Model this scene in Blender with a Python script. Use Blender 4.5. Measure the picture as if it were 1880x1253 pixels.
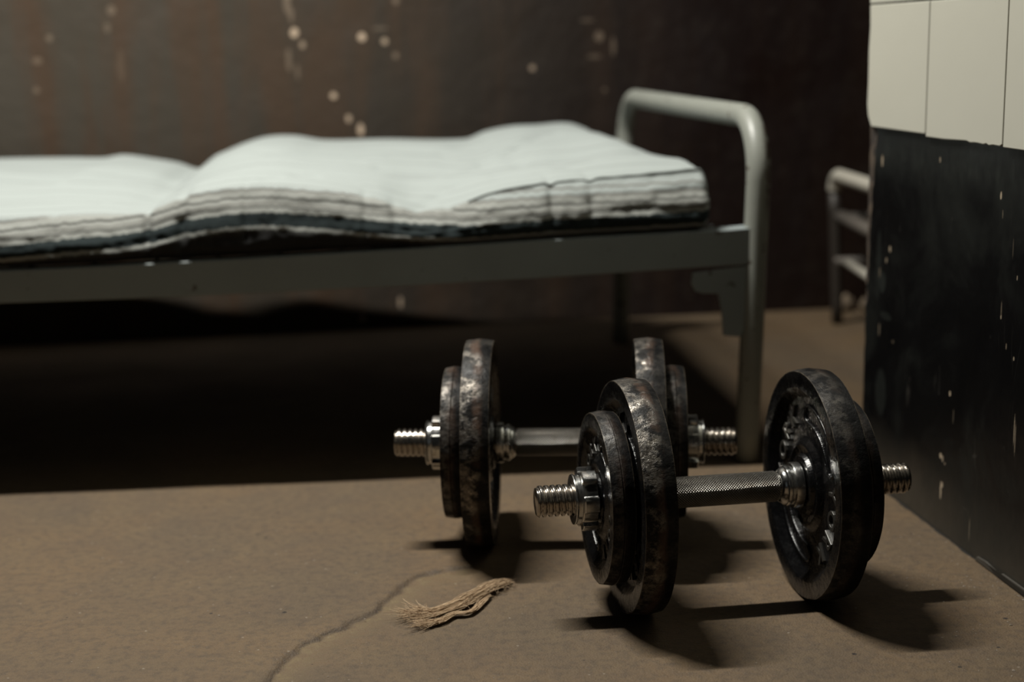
import bpy, bmesh, math, random
from math import sin, cos, pi, radians, sqrt, atan2, exp, floor as ffloor
from mathutils import Vector, Matrix, noise
random.seed(7)
for o in list(bpy.data.objects): bpy.data.objects.remove(o)
scn = bpy.context.scene
COL = scn.collection

# ------------------------------------------------------------------ camera
CAM_H, PITCH, ROLL, F_PX = 0.5971, radians(11.3226), radians(-1.0442), 2740.0
fwd = Vector((0, cos(PITCH), -sin(PITCH))); up0 = Vector((0, sin(PITCH), cos(PITCH))); rt0 = Vector((1, 0, 0))
rt = cos(ROLL) * rt0 + sin(ROLL) * up0
up = -sin(ROLL) * rt0 + cos(ROLL) * up0
cd = bpy.data.cameras.new('camera'); cam = bpy.data.objects.new('camera', cd); COL.objects.link(cam)
m = Matrix((rt, up, -fwd)).transposed().to_4x4(); m.translation = Vector((0, 0, CAM_H)); cam.matrix_world = m
cd.sensor_width = 36; cd.lens = F_PX / 1880 * 36; cd.clip_start = .05
cd.dof.use_dof = True; cd.dof.focus_distance = 1.50; cd.dof.aperture_fstop = 2.8
scn.camera = cam

# ------------------------------------------------------------------ world, lights, exposure
w = bpy.data.worlds.new('world'); scn.world = w; w.use_nodes = True
w.node_tree.nodes['Background'].inputs[0].default_value = (.5, .55, .6, 1)
w.node_tree.nodes['Background'].inputs[1].default_value = .01
scn.view_settings.view_transform = 'Standard'; scn.view_settings.look = 'None'
scn.view_settings.exposure = 0.0; scn.view_settings.gamma = 1.0; scn.view_settings.use_curve_mapping = False
LAMP = Vector((-.64, 2.02, 2.32))
def area(name, loc, target, sx, sy, power, color, yaw=None):
    l = bpy.data.lights.new(name, 'AREA'); l.shape = 'RECTANGLE'; l.size = sx; l.size_y = sy; l.energy = power; l.color = color
    o = bpy.data.objects.new(name, l); COL.objects.link(o); o.location = loc
    if yaw is None:
        d = Vector(target) - Vector(loc); o.rotation_euler = d.to_track_quat('-Z', 'Y').to_euler()
    else: o.rotation_euler = (0, 0, yaw)
    return o
area('tube_lamp_light', LAMP, None, .80, .045, 100, (1, .975, .90), radians(6))
area('front_left_fill', (-1.3, -.9, 1.2), (-.2, 2.2, .25), .8, 1.3, .22, (.82, .95, 1))  # added weak fill from front left, no source known there

# ------------------------------------------------------------------ node helpers
class N:
    def __init__(s, name):
        s.m = bpy.data.materials.new(name); s.m.use_nodes = True; s.t = s.m.node_tree; s.b = s.t.nodes['Principled BSDF']
    def n(s, ty, **kw):
        q = s.t.nodes.new(ty)
        for k, v in kw.items():
            if isinstance(k, str) and hasattr(q, k): setattr(q, k, v)
        return q
    def put(s, sock, v):
        if isinstance(v, bpy.types.NodeSocket): s.t.links.new(v, sock)
        else:
            if hasattr(sock.default_value, '__len__') and not hasattr(v, '__len__'): v = (v, v, v, 1)[:len(sock.default_value)]
            if hasattr(v, '__len__') and len(v) == 3 and len(sock.default_value) == 4: v = (*v, 1)
            sock.default_value = v
    def math(s, op, a, b=0.0, c=0.0, clamp=False):
        q = s.n('ShaderNodeMath', operation=op); q.use_clamp = clamp
        s.put(q.inputs[0], a); s.put(q.inputs[1], b); s.put(q.inputs[2], c); return q.outputs[0]
    def mix(s, f, a, b):
        q = s.n('ShaderNodeMix', data_type='RGBA'); s.put(q.inputs[0], f); s.put(q.inputs[6], a); s.put(q.inputs[7], b); return q.outputs[2]
    def ramp(s, v, *stops):
        q = s.n('ShaderNodeValToRGB'); e = q.color_ramp.elements
        while len(e) < len(stops): e.new(.5)
        for k, (p, c) in enumerate(stops):
            e[k].position = p; e[k].color = (c, c, c, 1) if not hasattr(c, '__len__') else (*c, 1)
        s.put(q.inputs[0], v); return q.outputs[0]
    def obj(s): return s.n('ShaderNodeTexCoord').outputs['Object']
    def scale(s, v, sc, loc=(0, 0, 0)):
        q = s.n('ShaderNodeMapping'); q.inputs['Scale'].default_value = sc; q.inputs['Location'].default_value = loc; s.put(q.inputs[0], v); return q.outputs[0]
    def noise(s, v, sc, det=4, rough=.55, dist=0.0):
        q = s.n('ShaderNodeTexNoise'); s.put(q.inputs['Vector'], v); q.inputs['Scale'].default_value = sc
        q.inputs['Detail'].default_value = det; q.inputs['Roughness'].default_value = rough; q.inputs['Distortion'].default_value = dist
        return q.outputs['Fac']
    def voro(s, v, sc, feat='F1', out='Distance'):
        q = s.n('ShaderNodeTexVoronoi', feature=feat); s.put(q.inputs['Vector'], v); q.inputs['Scale'].default_value = sc; return q.outputs[out]
    def bump(s, h, strength=.5, dist=.001, nrm=None):
        q = s.n('ShaderNodeBump'); q.inputs['Strength'].default_value = strength; q.inputs['Distance'].default_value = dist; s.put(q.inputs['Height'], h)
        if nrm is not None: s.put(q.inputs['Normal'], nrm)
        return q.outputs[0]
    def out(s, col=None, rough=None, metal=None, nrm=None, spec=None, coat=None):
        if col is not None: s.put(s.b.inputs['Base Color'], col)
        if rough is not None: s.put(s.b.inputs['Roughness'], rough)
        if metal is not None: s.put(s.b.inputs['Metallic'], metal)
        if nrm is not None: s.put(s.b.inputs['Normal'], nrm)
        if spec is not None: s.put(s.b.inputs['Specular IOR Level'], spec)
        if coat is not None: s.put(s.b.inputs['Coat Weight'], coat)
        return s.m
    def spots(s, vec, lst, wob=.65):
        """ worn marks and painted glints with a place and size of their own: (x, z, half width, half height, strength) in wall coordinates """
        nz = s.noise(vec, 240, 3, .7); acc = 0.0
        sep = s.n('ShaderNodeSeparateXYZ'); s.put(sep.inputs[0], vec); X, Z = sep.outputs[0], sep.outputs[2]
        nz = s.math('MULTIPLY_ADD', nz, wob * 2, 1 - wob)
        for (x, z, a, b, st) in lst:
            dx = s.math('DIVIDE', s.math('SUBTRACT', X, x), a); dz = s.math('DIVIDE', s.math('SUBTRACT', Z, z), b)
            d = s.math('ADD', s.math('MULTIPLY', dx, dx), s.math('MULTIPLY', dz, dz))
            f = s.math('MULTIPLY', s.math('MULTIPLY', s.math('SUBTRACT', nz, d), 2.5, clamp=True), st)
            acc = f if acc == 0.0 else s.math('MAXIMUM', acc, f)
        return acc

# ------------------------------------------------------------------ materials
def mat_floor():
    n = N('worn_concrete'); v = n.obj()
    a = n.noise(v, 3.2, 6, .6, .4); b = n.noise(v, 14, 6, .65); c = n.noise(v, 90, 5, .7); d = n.noise(v, 420, 3, .6)
    col = n.mix(n.ramp(a, (.36, 0), (.66, 1)), (.114, .073, .038), (.082, .060, .039))
    col = n.mix(n.math('MULTIPLY', n.ramp(b, (.40, 0), (.72, 1)), .45), col, (.132, .092, .048))
    col = n.mix(n.math('MULTIPLY', n.ramp(c, (.45, 0), (.68, 1)), .62), col, (0.0475, 0.0350, 0.0250))
    vo = n.voro(n.scale(v, (1, 1.0, 1)), 55); rnd = n.voro(v, 55, out='Color')
    sp = n.math('MULTIPLY', n.math('LESS_THAN', vo, .075), n.math('GREATER_THAN', n.math('ADD', rnd, 0), .62))
    col = n.mix(n.math('MULTIPLY', sp, .8), col, (0.2000, 0.1650, 0.1250))
    vo2 = n.voro(v, 23); rn2 = n.voro(v, 23, out='Color')
    sp2 = n.math('MULTIPLY', n.math('LESS_THAN', vo2, .06), n.math('GREATER_THAN', n.math('ADD', rn2, 0), .6))
    col = n.mix(sp2, col, (.02, .014, .010))
    at = n.n('ShaderNodeAttribute'); at.attribute_name = 'crack'
    col = n.mix(n.math('MULTIPLY', at.outputs['Fac'], n.ramp(b, (.3, .35), (.6, 1))), col, (0.0275, 0.0175, 0.0105))
    ag = n.n('ShaderNodeAttribute'); ag.attribute_name = 'grit'
    col = n.mix(n.math('MULTIPLY', ag.outputs['Fac'], n.ramp(c, (.40, .0), (.62, .9))), col, (.150, .108, .054))
    fine = n.ramp(n.noise(v, 700, 2, .6), (.60, 0), (.74, 1)); col = n.mix(n.math('MULTIPLY', fine, .5), col, (.20, .15, .10))
    fd = n.ramp(n.noise(n.scale(v, (1, 1, 1), (3, 1, 0)), 520, 2, .6), (.62, 0), (.76, 1)); col = n.mix(n.math('MULTIPLY', fd, .5), col, (.035, .024, .016))
    h = n.math('ADD', n.math('MULTIPLY', c, .6), n.math('ADD', n.math('MULTIPLY', d, .5), n.math('MULTIPLY', b, 1.2)))
    return n.out(col, n.ramp(a, (.3, .62), (.7, .8)), 0, n.bump(h, .75, .0035), .35)
def mat_backwall():
    n = N('old_brown_wall_paint'); v = n.obj()
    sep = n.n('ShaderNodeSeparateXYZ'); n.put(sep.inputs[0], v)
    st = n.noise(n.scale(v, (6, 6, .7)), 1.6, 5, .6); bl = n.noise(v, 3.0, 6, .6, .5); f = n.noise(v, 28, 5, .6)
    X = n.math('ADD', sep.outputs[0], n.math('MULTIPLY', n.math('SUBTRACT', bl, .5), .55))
    t = n.ramp(n.math('ADD', n.math('MULTIPLY', X, .55), .90), (.05, 0), (.30, .22), (.55, .66), (.80, 1))  # two-tone paint, with the light's falloff to the right put into the colour
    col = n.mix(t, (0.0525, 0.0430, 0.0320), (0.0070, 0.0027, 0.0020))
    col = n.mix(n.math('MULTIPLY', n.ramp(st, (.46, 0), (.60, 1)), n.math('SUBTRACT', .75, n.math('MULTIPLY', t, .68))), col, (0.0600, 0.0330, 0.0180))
    col = n.mix(n.math('MULTIPLY', n.ramp(f, (.52, 0), (.8, 1)), .25), col, (0.0500, 0.0400, 0.0300))
    # glints painted into the colour as pale spots, with bare chips; x measured along the wall from its origin
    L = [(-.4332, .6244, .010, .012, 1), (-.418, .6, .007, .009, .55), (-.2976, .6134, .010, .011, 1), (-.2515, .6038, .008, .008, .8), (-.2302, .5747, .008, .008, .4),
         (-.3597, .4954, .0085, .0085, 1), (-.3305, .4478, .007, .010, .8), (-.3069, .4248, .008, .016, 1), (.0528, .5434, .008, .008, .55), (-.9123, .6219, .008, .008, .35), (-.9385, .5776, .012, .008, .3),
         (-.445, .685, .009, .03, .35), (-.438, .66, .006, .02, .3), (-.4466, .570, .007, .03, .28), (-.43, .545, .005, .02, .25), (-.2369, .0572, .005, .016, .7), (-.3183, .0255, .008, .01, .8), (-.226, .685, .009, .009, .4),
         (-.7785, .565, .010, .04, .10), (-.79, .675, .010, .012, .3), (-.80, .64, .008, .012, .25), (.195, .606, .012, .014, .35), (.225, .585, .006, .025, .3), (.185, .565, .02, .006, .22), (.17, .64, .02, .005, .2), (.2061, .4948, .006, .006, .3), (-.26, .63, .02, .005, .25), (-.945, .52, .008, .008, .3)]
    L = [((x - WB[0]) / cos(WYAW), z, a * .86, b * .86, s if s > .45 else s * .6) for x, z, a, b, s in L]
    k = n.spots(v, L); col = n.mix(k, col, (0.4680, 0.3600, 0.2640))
    # lumpy old plaster
    h = n.math('ADD', n.math('MULTIPLY', n.noise(v, 9, 4), 1.6), n.math('MULTIPLY', f, .5))
    return n.out(col, n.ramp(bl, (.3, .38), (.7, .6)), 0, n.bump(h, .28, .012), .4)
def mat_blackwall():
    n = N('black_gloss_wall_paint'); v = n.obj()
    a = n.noise(v, 7, 6, .6, .6); f = n.noise(n.scale(v, (1, 1, .35)), 60, 6, .7); g = n.noise(v, 12, 3)
    col = n.mix(n.ramp(a, (.48, 0), (.78, 1)), (0.0026, 0.0026, 0.0029), (0.0110, 0.0122, 0.0106))
    sep = n.n('ShaderNodeSeparateXYZ'); n.put(sep.inputs[0], v); Z = sep.outputs[2]
    low = n.math('SUBTRACT', 1, n.math('DIVIDE', n.math('ADD', Z, n.math('MULTIPLY', n.math('SUBTRACT', a, .5), .12)), .09), clamp=True)
    col = n.mix(n.math('MULTIPLY', low, .85), col, (0.0450, 0.0396, 0.0312))
    hi = n.math('MULTIPLY', n.math('SUBTRACT', 1, n.math('DIVIDE', n.math('ABSOLUTE', n.math('SUBTRACT', Z, .445)), .035), clamp=True), n.ramp(f, (.4, .2), (.7, 1)))
    col = n.mix(n.math('MULTIPLY', hi, .5), col, (0.0270, 0.0300, 0.0258))
    sc = n.math('SUBTRACT', 1, n.math('MULTIPLY', n.math('ABSOLUTE', n.math('SUBTRACT', n.noise(n.scale(v, (2.5, 1, .5)), 9, 2, .5, 1.2), .5)), 220), clamp=True)
    sc = n.math('MULTIPLY', sc, n.ramp(n.noise(v, 14, 2), (.52, 0), (.62, 1)))
    col = n.mix(n.math('MULTIPLY', sc, .22), col, (0.1100, 0.1000, 0.0850))
    B = [(-.045, .278, .012, .016, 1), (-.03, .235, .02, .006, .7), (-.04, .13, .02, .035, .7), (-.06, .30, .01, .05, .6)]
    soft = n.spots(v, B, .45); col = n.mix(n.math('MULTIPLY', soft, .45), col, (0.0300, 0.0340, 0.0300))
    L = [(.2796, .4241, .0022, .0052, 1), (.1537, .0956, .0036, .0040, 1), (.1595, .0935, .002, .005, .8), (.1660, .089, .0016, .002, .6), (.1575, .0530, .0022, .0125, 1), (.1610, .061, .0026, .004, .9), (.3355, .1746, .0011, .018, .65), (.3385, .165, .0009, .02, .55), (.2926, .2921, .0011, .003, 1), (.2926, .300, .0008, .010, .5),
         (.3254, .3400, .0010, .003, .7), (.313, .37, .0008, .012, .2), (.2855, .404, .0007, .006, .4), (.1198, .4513, .0018, .0040, .65), (-.0578, .4369, .003, .0085, .8), (-.023, .3253, .0032, .0045, .8), (-.034, .309, .0026, .004, .6), (-.0511, .2134, .0018, .010, .4), (.1724, .1774, .0024, .0036, 1), (.184, .152, .0008, .010, .35), (.3265, .252, .0014, .0025, .8), (.3080, .262, .0008, .004, .7), (.2387, .03, .0009, .016, .4), (-.004, .206, .0025, .0025, .25), (-.055, .29, .002, .008, .35)]
    k = n.spots(v, L); col = n.mix(k, col, (0.3410, 0.2750, 0.1980))
    h = n.math('ADD', n.math('MULTIPLY', g, 1.5), n.math('MULTIPLY', f, .25))
    h = n.math('SUBTRACT', h, n.math('MULTIPLY', k, .6))
    return n.out(col, n.ramp(a, (.3, .30), (.7, .5)), 0, n.bump(h, .35, .004), .22)
def mat_plaster(name, c1, c2, sc=40):
    n = N(name); v = n.obj(); a = n.noise(v, sc, 5, .65); b = n.noise(v, sc * .3, 4)
    col = n.mix(n.ramp(a, (.42, 0), (.66, 1)), c1, c2)
    return n.out(col, .8, 0, n.bump(n.math('ADD', a, n.math('MULTIPLY', b, 2)), .7, .004))
def mat_tile():
    n = N('glazed_ivory_tile'); v = n.obj(); a = n.noise(v, 5, 3)
    col = n.mix(a, (.475, .465, .395), (.44, .43, .37))
    dk = n.voro(v, 60); k = n.math('LESS_THAN', dk, .035); col = n.mix(n.math('MULTIPLY', k, .5), col, (.2, .17, .12))
    return n.out(col, .42, 0, n.bump(n.noise(v, 14, 2), .12, .004), .35)
def mat_paint_metal():
    n = N('chipped_grey_enamel'); v = n.obj(); a = n.noise(v, 18, 5, .6); b = n.noise(v, 55, 4, .6)
    col = n.mix(a, (0.2530, 0.2585, 0.2255), (0.1980, 0.2090, 0.1870))
    ch = n.ramp(b, (.64, 0), (.67, 1)); sep = n.n('ShaderNodeSeparateXYZ'); n.put(sep.inputs[0], v)
    bend = n.math('MULTIPLY', n.math('MULTIPLY', n.math('SUBTRACT', sep.outputs[0], .010), 160, clamp=True), n.math('MULTIPLY', n.math('SUBTRACT', sep.outputs[2], .34), 25, clamp=True))
    ch = n.math('MAXIMUM', ch, n.math('MULTIPLY', bend, n.ramp(b, (.42, 0), (.50, 1))))
    col = n.mix(n.math('MULTIPLY', ch, .85), col, (0.0450, 0.0250, 0.0140))
    return n.out(col, .42, 0, n.bump(n.math('ADD', a, ch), .25, .0015), .45)
def mat_rail():
    n = N('dark_green_grey_enamel'); v = n.obj(); a = n.noise(v, 9, 5, .6); b = n.noise(v, 45, 4, .6)
    col = n.mix(a, (.255, .290, .290), (.180, .205, .208)); ch = n.ramp(b, (.68, 0), (.71, 1)); col = n.mix(n.math('MULTIPLY', ch, .8), col, (.05, .03, .02))
    return n.out(col, .5, 0, n.bump(a, .25, .002), .4)
def mat_fabric():
    n = N('striped_ticking'); uv = n.n('ShaderNodeUVMap'); uv.uv_map = 'weave'
    sep = n.n('ShaderNodeSeparateXYZ'); n.put(sep.inputs[0], uv.outputs[0]); S = sep.outputs[1]
    wob = n.noise(n.scale(uv.outputs[0], (6, 2, 1)), 3, 3); rag = n.noise(n.scale(uv.outputs[0], (75, 3, 1)), 1, 4, .7); S2 = n.math('ADD', S, n.math('ADD', n.math('MULTIPLY', n.math('SUBTRACT', wob, .5), .0032), n.math('MULTIPLY', n.math('SUBTRACT', rag, .5), .0085)))
    q = n.n('ShaderNodeValToRGB'); q.color_ramp.interpolation = 'LINEAR'; e = q.color_ramp.elements
    W, G, Dk = (.272, .298, .290), (.125, .122, .112), (.015, .021, .022)
    T = (.240, .247, .230)
    G2 = (.070, .070, .065)
    stops = [(.0, (.02, .02, .02)), (.030, (.04, .04, .038)), (.040, T), (.055, T), (.062, Dk), (.140, Dk), (.148, T), (.172, T), (.177, G2), (.186, G2), (.190, T), (.205, G), (.215, T), (.228, T), (.233, G2), (.245, G2), (.250, T), (.285, T), (.289, G), (.297, G), (.302, W), (.335, W), (.338, G), (.346, G), (.350, W)]  # near-black first stops paint the shade along the mattress's lower edge
    while len(e) < len(stops): e.new(.5)
    for k, (p, c) in enumerate(stops): e[k].position = p; e[k].color = (*c, 1)
    n.put(q.inputs[0], n.math('DIVIDE', S2, .20)); col = q.outputs[0]
    # faint fine stripes over the whole top
    fr = n.math('FRACT', n.math('MULTIPLY', S2, 1 / .052)); ln = n.math('MULTIPLY', n.math('LESS_THAN', fr, .16), n.math('GREATER_THAN', S2, .09))
    col = n.mix(n.math('MULTIPLY', ln, .38), col, (.185, .200, .195))
    wv = n.noise(n.scale(uv.outputs[0], (900, 900, 1)), 1, 2); wr = n.noise(n.scale(uv.outputs[0], (14, 26, 1)), 1, 5, .6)
    return n.out(col, .92, 0, n.bump(n.math('ADD', n.math('MULTIPLY', wv, .06), wr), .5, .004), .15)
def mat_iron():
    n = N('black_cast_iron'); v = n.obj(); sep = n.n('ShaderNodeSeparateXYZ'); n.put(sep.inputs[0], v)
    Y, Z, X = sep.outputs[1], sep.outputs[2], sep.outputs[0]
    r = n.math('SQRT', n.math('ADD', n.math('MULTIPLY', Y, Y), n.math('MULTIPLY', Z, Z)))
    at = n.n('ShaderNodeAttribute'); at.attribute_name = 'rim'; rim = at.outputs['Fac']
    a = n.noise(v, 38, 5, .65); b = n.noise(v, 120, 4, .6); c = n.noise(v, 12, 4, .6)
    col = n.mix(n.ramp(a, (.45, 0), (.8, 1)), (0.0022, 0.0022, 0.0025), (0.0065, 0.0060, 0.0058))
    wa = n.n('ShaderNodeAttribute'); wa.attribute_name = 'wear'; wear = wa.outputs['Fac']
    side_ = n.ramp(n.math('ADD', n.math('MULTIPLY', X, 30), n.math('ADD', .5, n.math('MULTIPLY', n.math('SUBTRACT', c, .5), .8))), (.45, 1), (.62, .12))
    worn = n.math('MULTIPLY', n.math('MULTIPLY', wear, side_), n.ramp(n.noise(v, 42, 6, .75), (.46, .04), (.58, 1)))
    col = n.mix(worn, col, n.mix(n.ramp(b, (.4, 0), (.65, 1)), (0.210, 0.190, 0.165), (0.060, 0.052, 0.044)))
    rr = n.math('SUBTRACT', 1, n.math('DIVIDE', n.math('ABSOLUTE', n.math('ADD', X, n.math('MULTIPLY', n.math('SUBTRACT', c, .5), .03))), .0075), clamp=True)
    rust = n.math('MULTIPLY', n.math('MULTIPLY', n.math('MULTIPLY', rr, 1.5, clamp=True), wear), n.ramp(n.noise(v, 24, 6, .65), (.42, 0), (.56, 1)))
    col = n.mix(rust, col, (0.0595, 0.0364, 0.0252))
    ed = n.n('ShaderNodeAttribute'); ed.attribute_name = 'edge'
    col = n.mix(n.math('MULTIPLY', ed.outputs['Fac'], n.ramp(a, (.35, .2), (.55, 1))), col, (0.1440, 0.1140, 0.0780))
    rough = n.mix(rim, n.ramp(b, (.3, .20), (.75, .34)), n.mix(worn, n.ramp(b, (.3, .34), (.7, .60)), n.ramp(b, (.3, .22), (.7, .42))))
    h = n.math('ADD', n.math('MULTIPLY', a, 1.0), n.math('ADD', n.math('MULTIPLY', b, .6), n.math('MULTIPLY', worn, -.35)))
    return n.out(col, rough, n.math('MULTIPLY', n.math('MULTIPLY', worn, n.math('SUBTRACT', 1, rust)), .9), n.bump(h, .6, .0024), n.math('SUBTRACT', .5, n.math('MULTIPLY', rim, n.math('SUBTRACT', .36, n.math('MULTIPLY', worn, .3)))))
def mat_steel(name, knurl=False, tint=(.62, .61, .58)):
    n = N(name); v = n.obj(); a = n.noise(v, 60, 5, .65); b = n.noise(v, 14, 3)
    col = n.mix(n.ramp(a, (.5, 0), (.78, 1)), tint, (.24, .19, .145))
    rough = n.ramp(a, (.35, .16), (.75, .36)); nr = n.bump(a, .12, .0008)
    if knurl:
        sep = n.n('ShaderNodeSeparateXYZ'); n.put(sep.inputs[0], v); X = sep.outputs[0]
        th = n.math('ARCTAN2', sep.outputs[1], sep.outputs[2])
        A = n.math('ADD', n.math('MULTIPLY', X, 2 * pi / .0029), n.math('MULTIPLY', th, 36)); Bq = n.math('SUBTRACT', n.math('MULTIPLY', X, 2 * pi / .0029), n.math('MULTIPLY', th, 36))
        h = n.math('MULTIPLY', n.math('ADD', n.math('SINE', A), 1), n.math('ADD', n.math('SINE', Bq), 1))
        mask = n.math('LESS_THAN', n.math('ABSOLUTE', X), .0575)
        h = n.math('MULTIPLY', h, n.math('MULTIPLY', mask, .25))
        nr = n.bump(h, 1, .0030); rough = n.mix(mask, rough, .38); col = n.mix(n.math('MULTIPLY', mask, n.math('SUBTRACT', .95, n.math('MULTIPLY', h, 1.3), clamp=True)), col, (.07, .062, .052))
    return n.out(col, rough, 1, nr)
def mat_plain(name, c, rough=.7, metal=0):
    n = N(name); v = n.obj(); a = n.noise(v, 40, 4); col = n.mix(a, c, tuple(x * .7 for x in c)); return n.out(col, rough, metal, n.bump(a, .3, .002))

# ------------------------------------------------------------------ mesh helpers
def mk(name, verts, faces, mat, parent=None, smooth=True, loc=(0, 0, 0), kind=None, autosm=None):
    me = bpy.data.meshes.new(name); me.from_pydata([tuple(v) for v in verts], [], faces); me.update()
    bm = bmesh.new(); bm.from_mesh(me); bmesh.ops.recalc_face_normals(bm, faces=bm.faces); bm.to_mesh(me); bm.free()
    if smooth:
        me.shade_smooth()
        if autosm is not None: me.set_sharp_from_angle(angle=radians(autosm))
    me.materials.append(mat)
    o = bpy.data.objects.new(name, me); COL.objects.link(o); o.location = loc
    if parent: o.parent = parent
    if kind: o['kind'] = kind
    return o
def empty(name, loc, rz=0, label=None, cat=None, group=None):
    o = bpy.data.objects.new(name, None); COL.objects.link(o); o.location = loc; o.rotation_euler = (0, 0, rz); o.empty_display_size = .05
    if label: o['label'] = label; o['category'] = cat
    if group: o['group'] = group
    return o
def tag(o, label, cat, group=None, kind=None):
    o['label'] = label; o['category'] = cat
    if group: o['group'] = group
    if kind: o['kind'] = kind
    return o
class MB:
    def __init__(s): s.v = []; s.f = []
    def add(s, vs, fs):
        k = len(s.v); s.v += [Vector(v) for v in vs]; s.f += [tuple(i + k for i in f) for f in fs]
    def box(s, a, b, R=None):
        vs = [Vector((x, y, z)) for x in (a[0], b[0]) for y in (a[1], b[1]) for z in (a[2], b[2])]
        if R is not None: vs = [R @ v for v in vs]
        s.add(vs, [(0, 1, 3, 2), (4, 6, 7, 5), (0, 4, 5, 1), (2, 3, 7, 6), (0, 2, 6, 4), (1, 5, 7, 3)])
    def tube(s, pts, r, seg=20, cap=True, flat=1.0):
        pts = [Vector(p) for p in pts]; n = len(pts); rs = r if hasattr(r, '__len__') else [r] * n
        T = [(pts[min(i + 1, n - 1)] - pts[max(i - 1, 0)]).normalized() for i in range(n)]
        ref = Vector((0, 0, 1)) if abs(T[0].z) < .9 else Vector((1, 0, 0)); U = (ref - T[0] * ref.dot(T[0])).normalized(); vs = []; fs = []
        for i in range(n):
            U = (U - T[i] * U.dot(T[i])).normalized(); V = T[i].cross(U)
            for k in range(seg):
                a = 2 * pi * k / seg; vs.append(pts[i] + rs[i] * (cos(a) * U * flat + sin(a) * V))
        for i in range(n - 1):
            for k in range(seg): fs.append((i * seg + k, i * seg + (k + 1) % seg, (i + 1) * seg + (k + 1) % seg, (i + 1) * seg + k))
        if cap: fs.append(tuple(range(seg))[::-1]); fs.append(tuple((n - 1) * seg + k for k in range(seg)))
        s.add(vs, fs)
    def lathe(s, prof, seg=96, rad=None):
        """ prof: (x, r) pairs around the X axis; closed if first == last """
        vs = []; fs = []; n = len(prof)
        for (x, r) in prof:
            for k in range(seg):
                a = 2 * pi * k / seg; q = r if rad is None else rad(x, r, a); vs.append((x, q * cos(a), q * sin(a)))
        for i in range(n - 1):
            for k in range(seg): fs.append((i * seg + k, i * seg + (k + 1) % seg, (i + 1) * seg + (k + 1) % seg, (i + 1) * seg + k))
        s.add(vs, fs)
    def prism(s, poly, f, h0, h1):
        """ poly of 2D points; f(u,v,h) -> 3D """
        n = len(poly); vs = [f(u, v, h0) for u, v in poly] + [f(u, v, h1) for u, v in poly]
        s.add(vs, [tuple(range(n))[::-1], tuple(range(n, 2 * n))] + [(i, (i + 1) % n, n + (i + 1) % n, n + i) for i in range(n)])
    def build(s, name, mat, parent=None, **kw): return mk(name, s.v, s.f, mat, parent, **kw)
def bevel(o, w=.002, seg=2):
    b = o.modifiers.new('bevel', 'BEVEL'); b.width = w; b.segments = seg; b.limit_method = 'ANGLE'; b.angle_limit = radians(40); return o
def interp(tab, x):
    tab = sorted(tab)
    if x <= tab[0][0]: return tab[0][1]
    if x >= tab[-1][0]: return tab[-1][1]
    for i in range(len(tab) - 1):
        (a, p), (b, q) = tab[i], tab[i + 1]
        if a <= x <= b:
            # monotone-ish cubic through the neighbours
            m0 = (q - tab[i - 1][1]) / (b - tab[i - 1][0]) if i > 0 else (q - p) / (b - a)
            m1 = (tab[i + 2][1] - p) / (tab[i + 2][0] - a) if i + 2 < len(tab) else (q - p) / (b - a)
            t = (x - a) / (b - a); h = b - a
            return (2 * t**3 - 3 * t**2 + 1) * p + (t**3 - 2 * t**2 + t) * h * m0 + (-2 * t**3 + 3 * t**2) * q + (t**3 - t**2) * h * m1
def sstep(a, b, x):
    t = min(1, max(0, (x - a) / (b - a))); return t * t * (3 - 2 * t)

# ------------------------------------------------------------------ the room
WYAW = radians(8.4); WB = Vector((.5823, 3.2642, 0))           # back wall: a point on its foot and its direction
WDIR = Vector((.13989, -.99017, 0)); WA = Vector((.4963, 1.8997, 0))   # right partition
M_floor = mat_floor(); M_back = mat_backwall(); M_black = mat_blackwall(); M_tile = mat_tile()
M_grout = mat_plain('dark_grout', (.030, .024, .018)); M_brownpl = mat_plaster('rough_brown_plaster', (0.0210, 0.0144, 0.0108), (0.0960, 0.0690, 0.0450))
M_dark = mat_plain('soot_dark_paint', (0.0070, 0.0060, 0.0054), .85)

CR = [(-.034, 1.662), (-.0555, 1.6519), (-.088, 1.641), (-.115, 1.624), (-.128, 1.595), (-.1474, 1.5363), (-.153, 1.518), (-.180, 1.482), (-.2, 1.455), (-.2169, 1.4343), (-.232, 1.395), (-.25, 1.30), (-.29, 1.15)]
def crack_d(x, y):
    best = 9; sg = 1
    for i in range(len(CR) - 1):
        ax, ay = CR[i]; bx, by = CR[i + 1]; dx, dy = bx - ax, by - ay; t = max(0, min(1, ((x - ax) * dx + (y - ay) * dy) / (dx * dx + dy * dy)))
        ex, ey = x - ax - t * dx, y - ay - t * dy; d = sqrt(ex * ex + ey * ey)
        if d < best: best = d; sg = 1 if dx * ey - dy * ex > 0 else -1
    return best, sg
def lines(a, b, c, d, coarse, fine):
    L = []; x = a
    while x < b: L.append(x); x += coarse
    x = b
    while x < c: L.append(x); x += fine
    x = c
    while x <= d + 1e-6: L.append(x); x += coarse
    return L
XS = lines(-2.4, -.34, .06, 2.6, .10, .0035); YS = lines(-1.6, 1.20, 1.70, 3.7, .10, .0035)
vs = []; ck = []; gr_ = []
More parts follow.
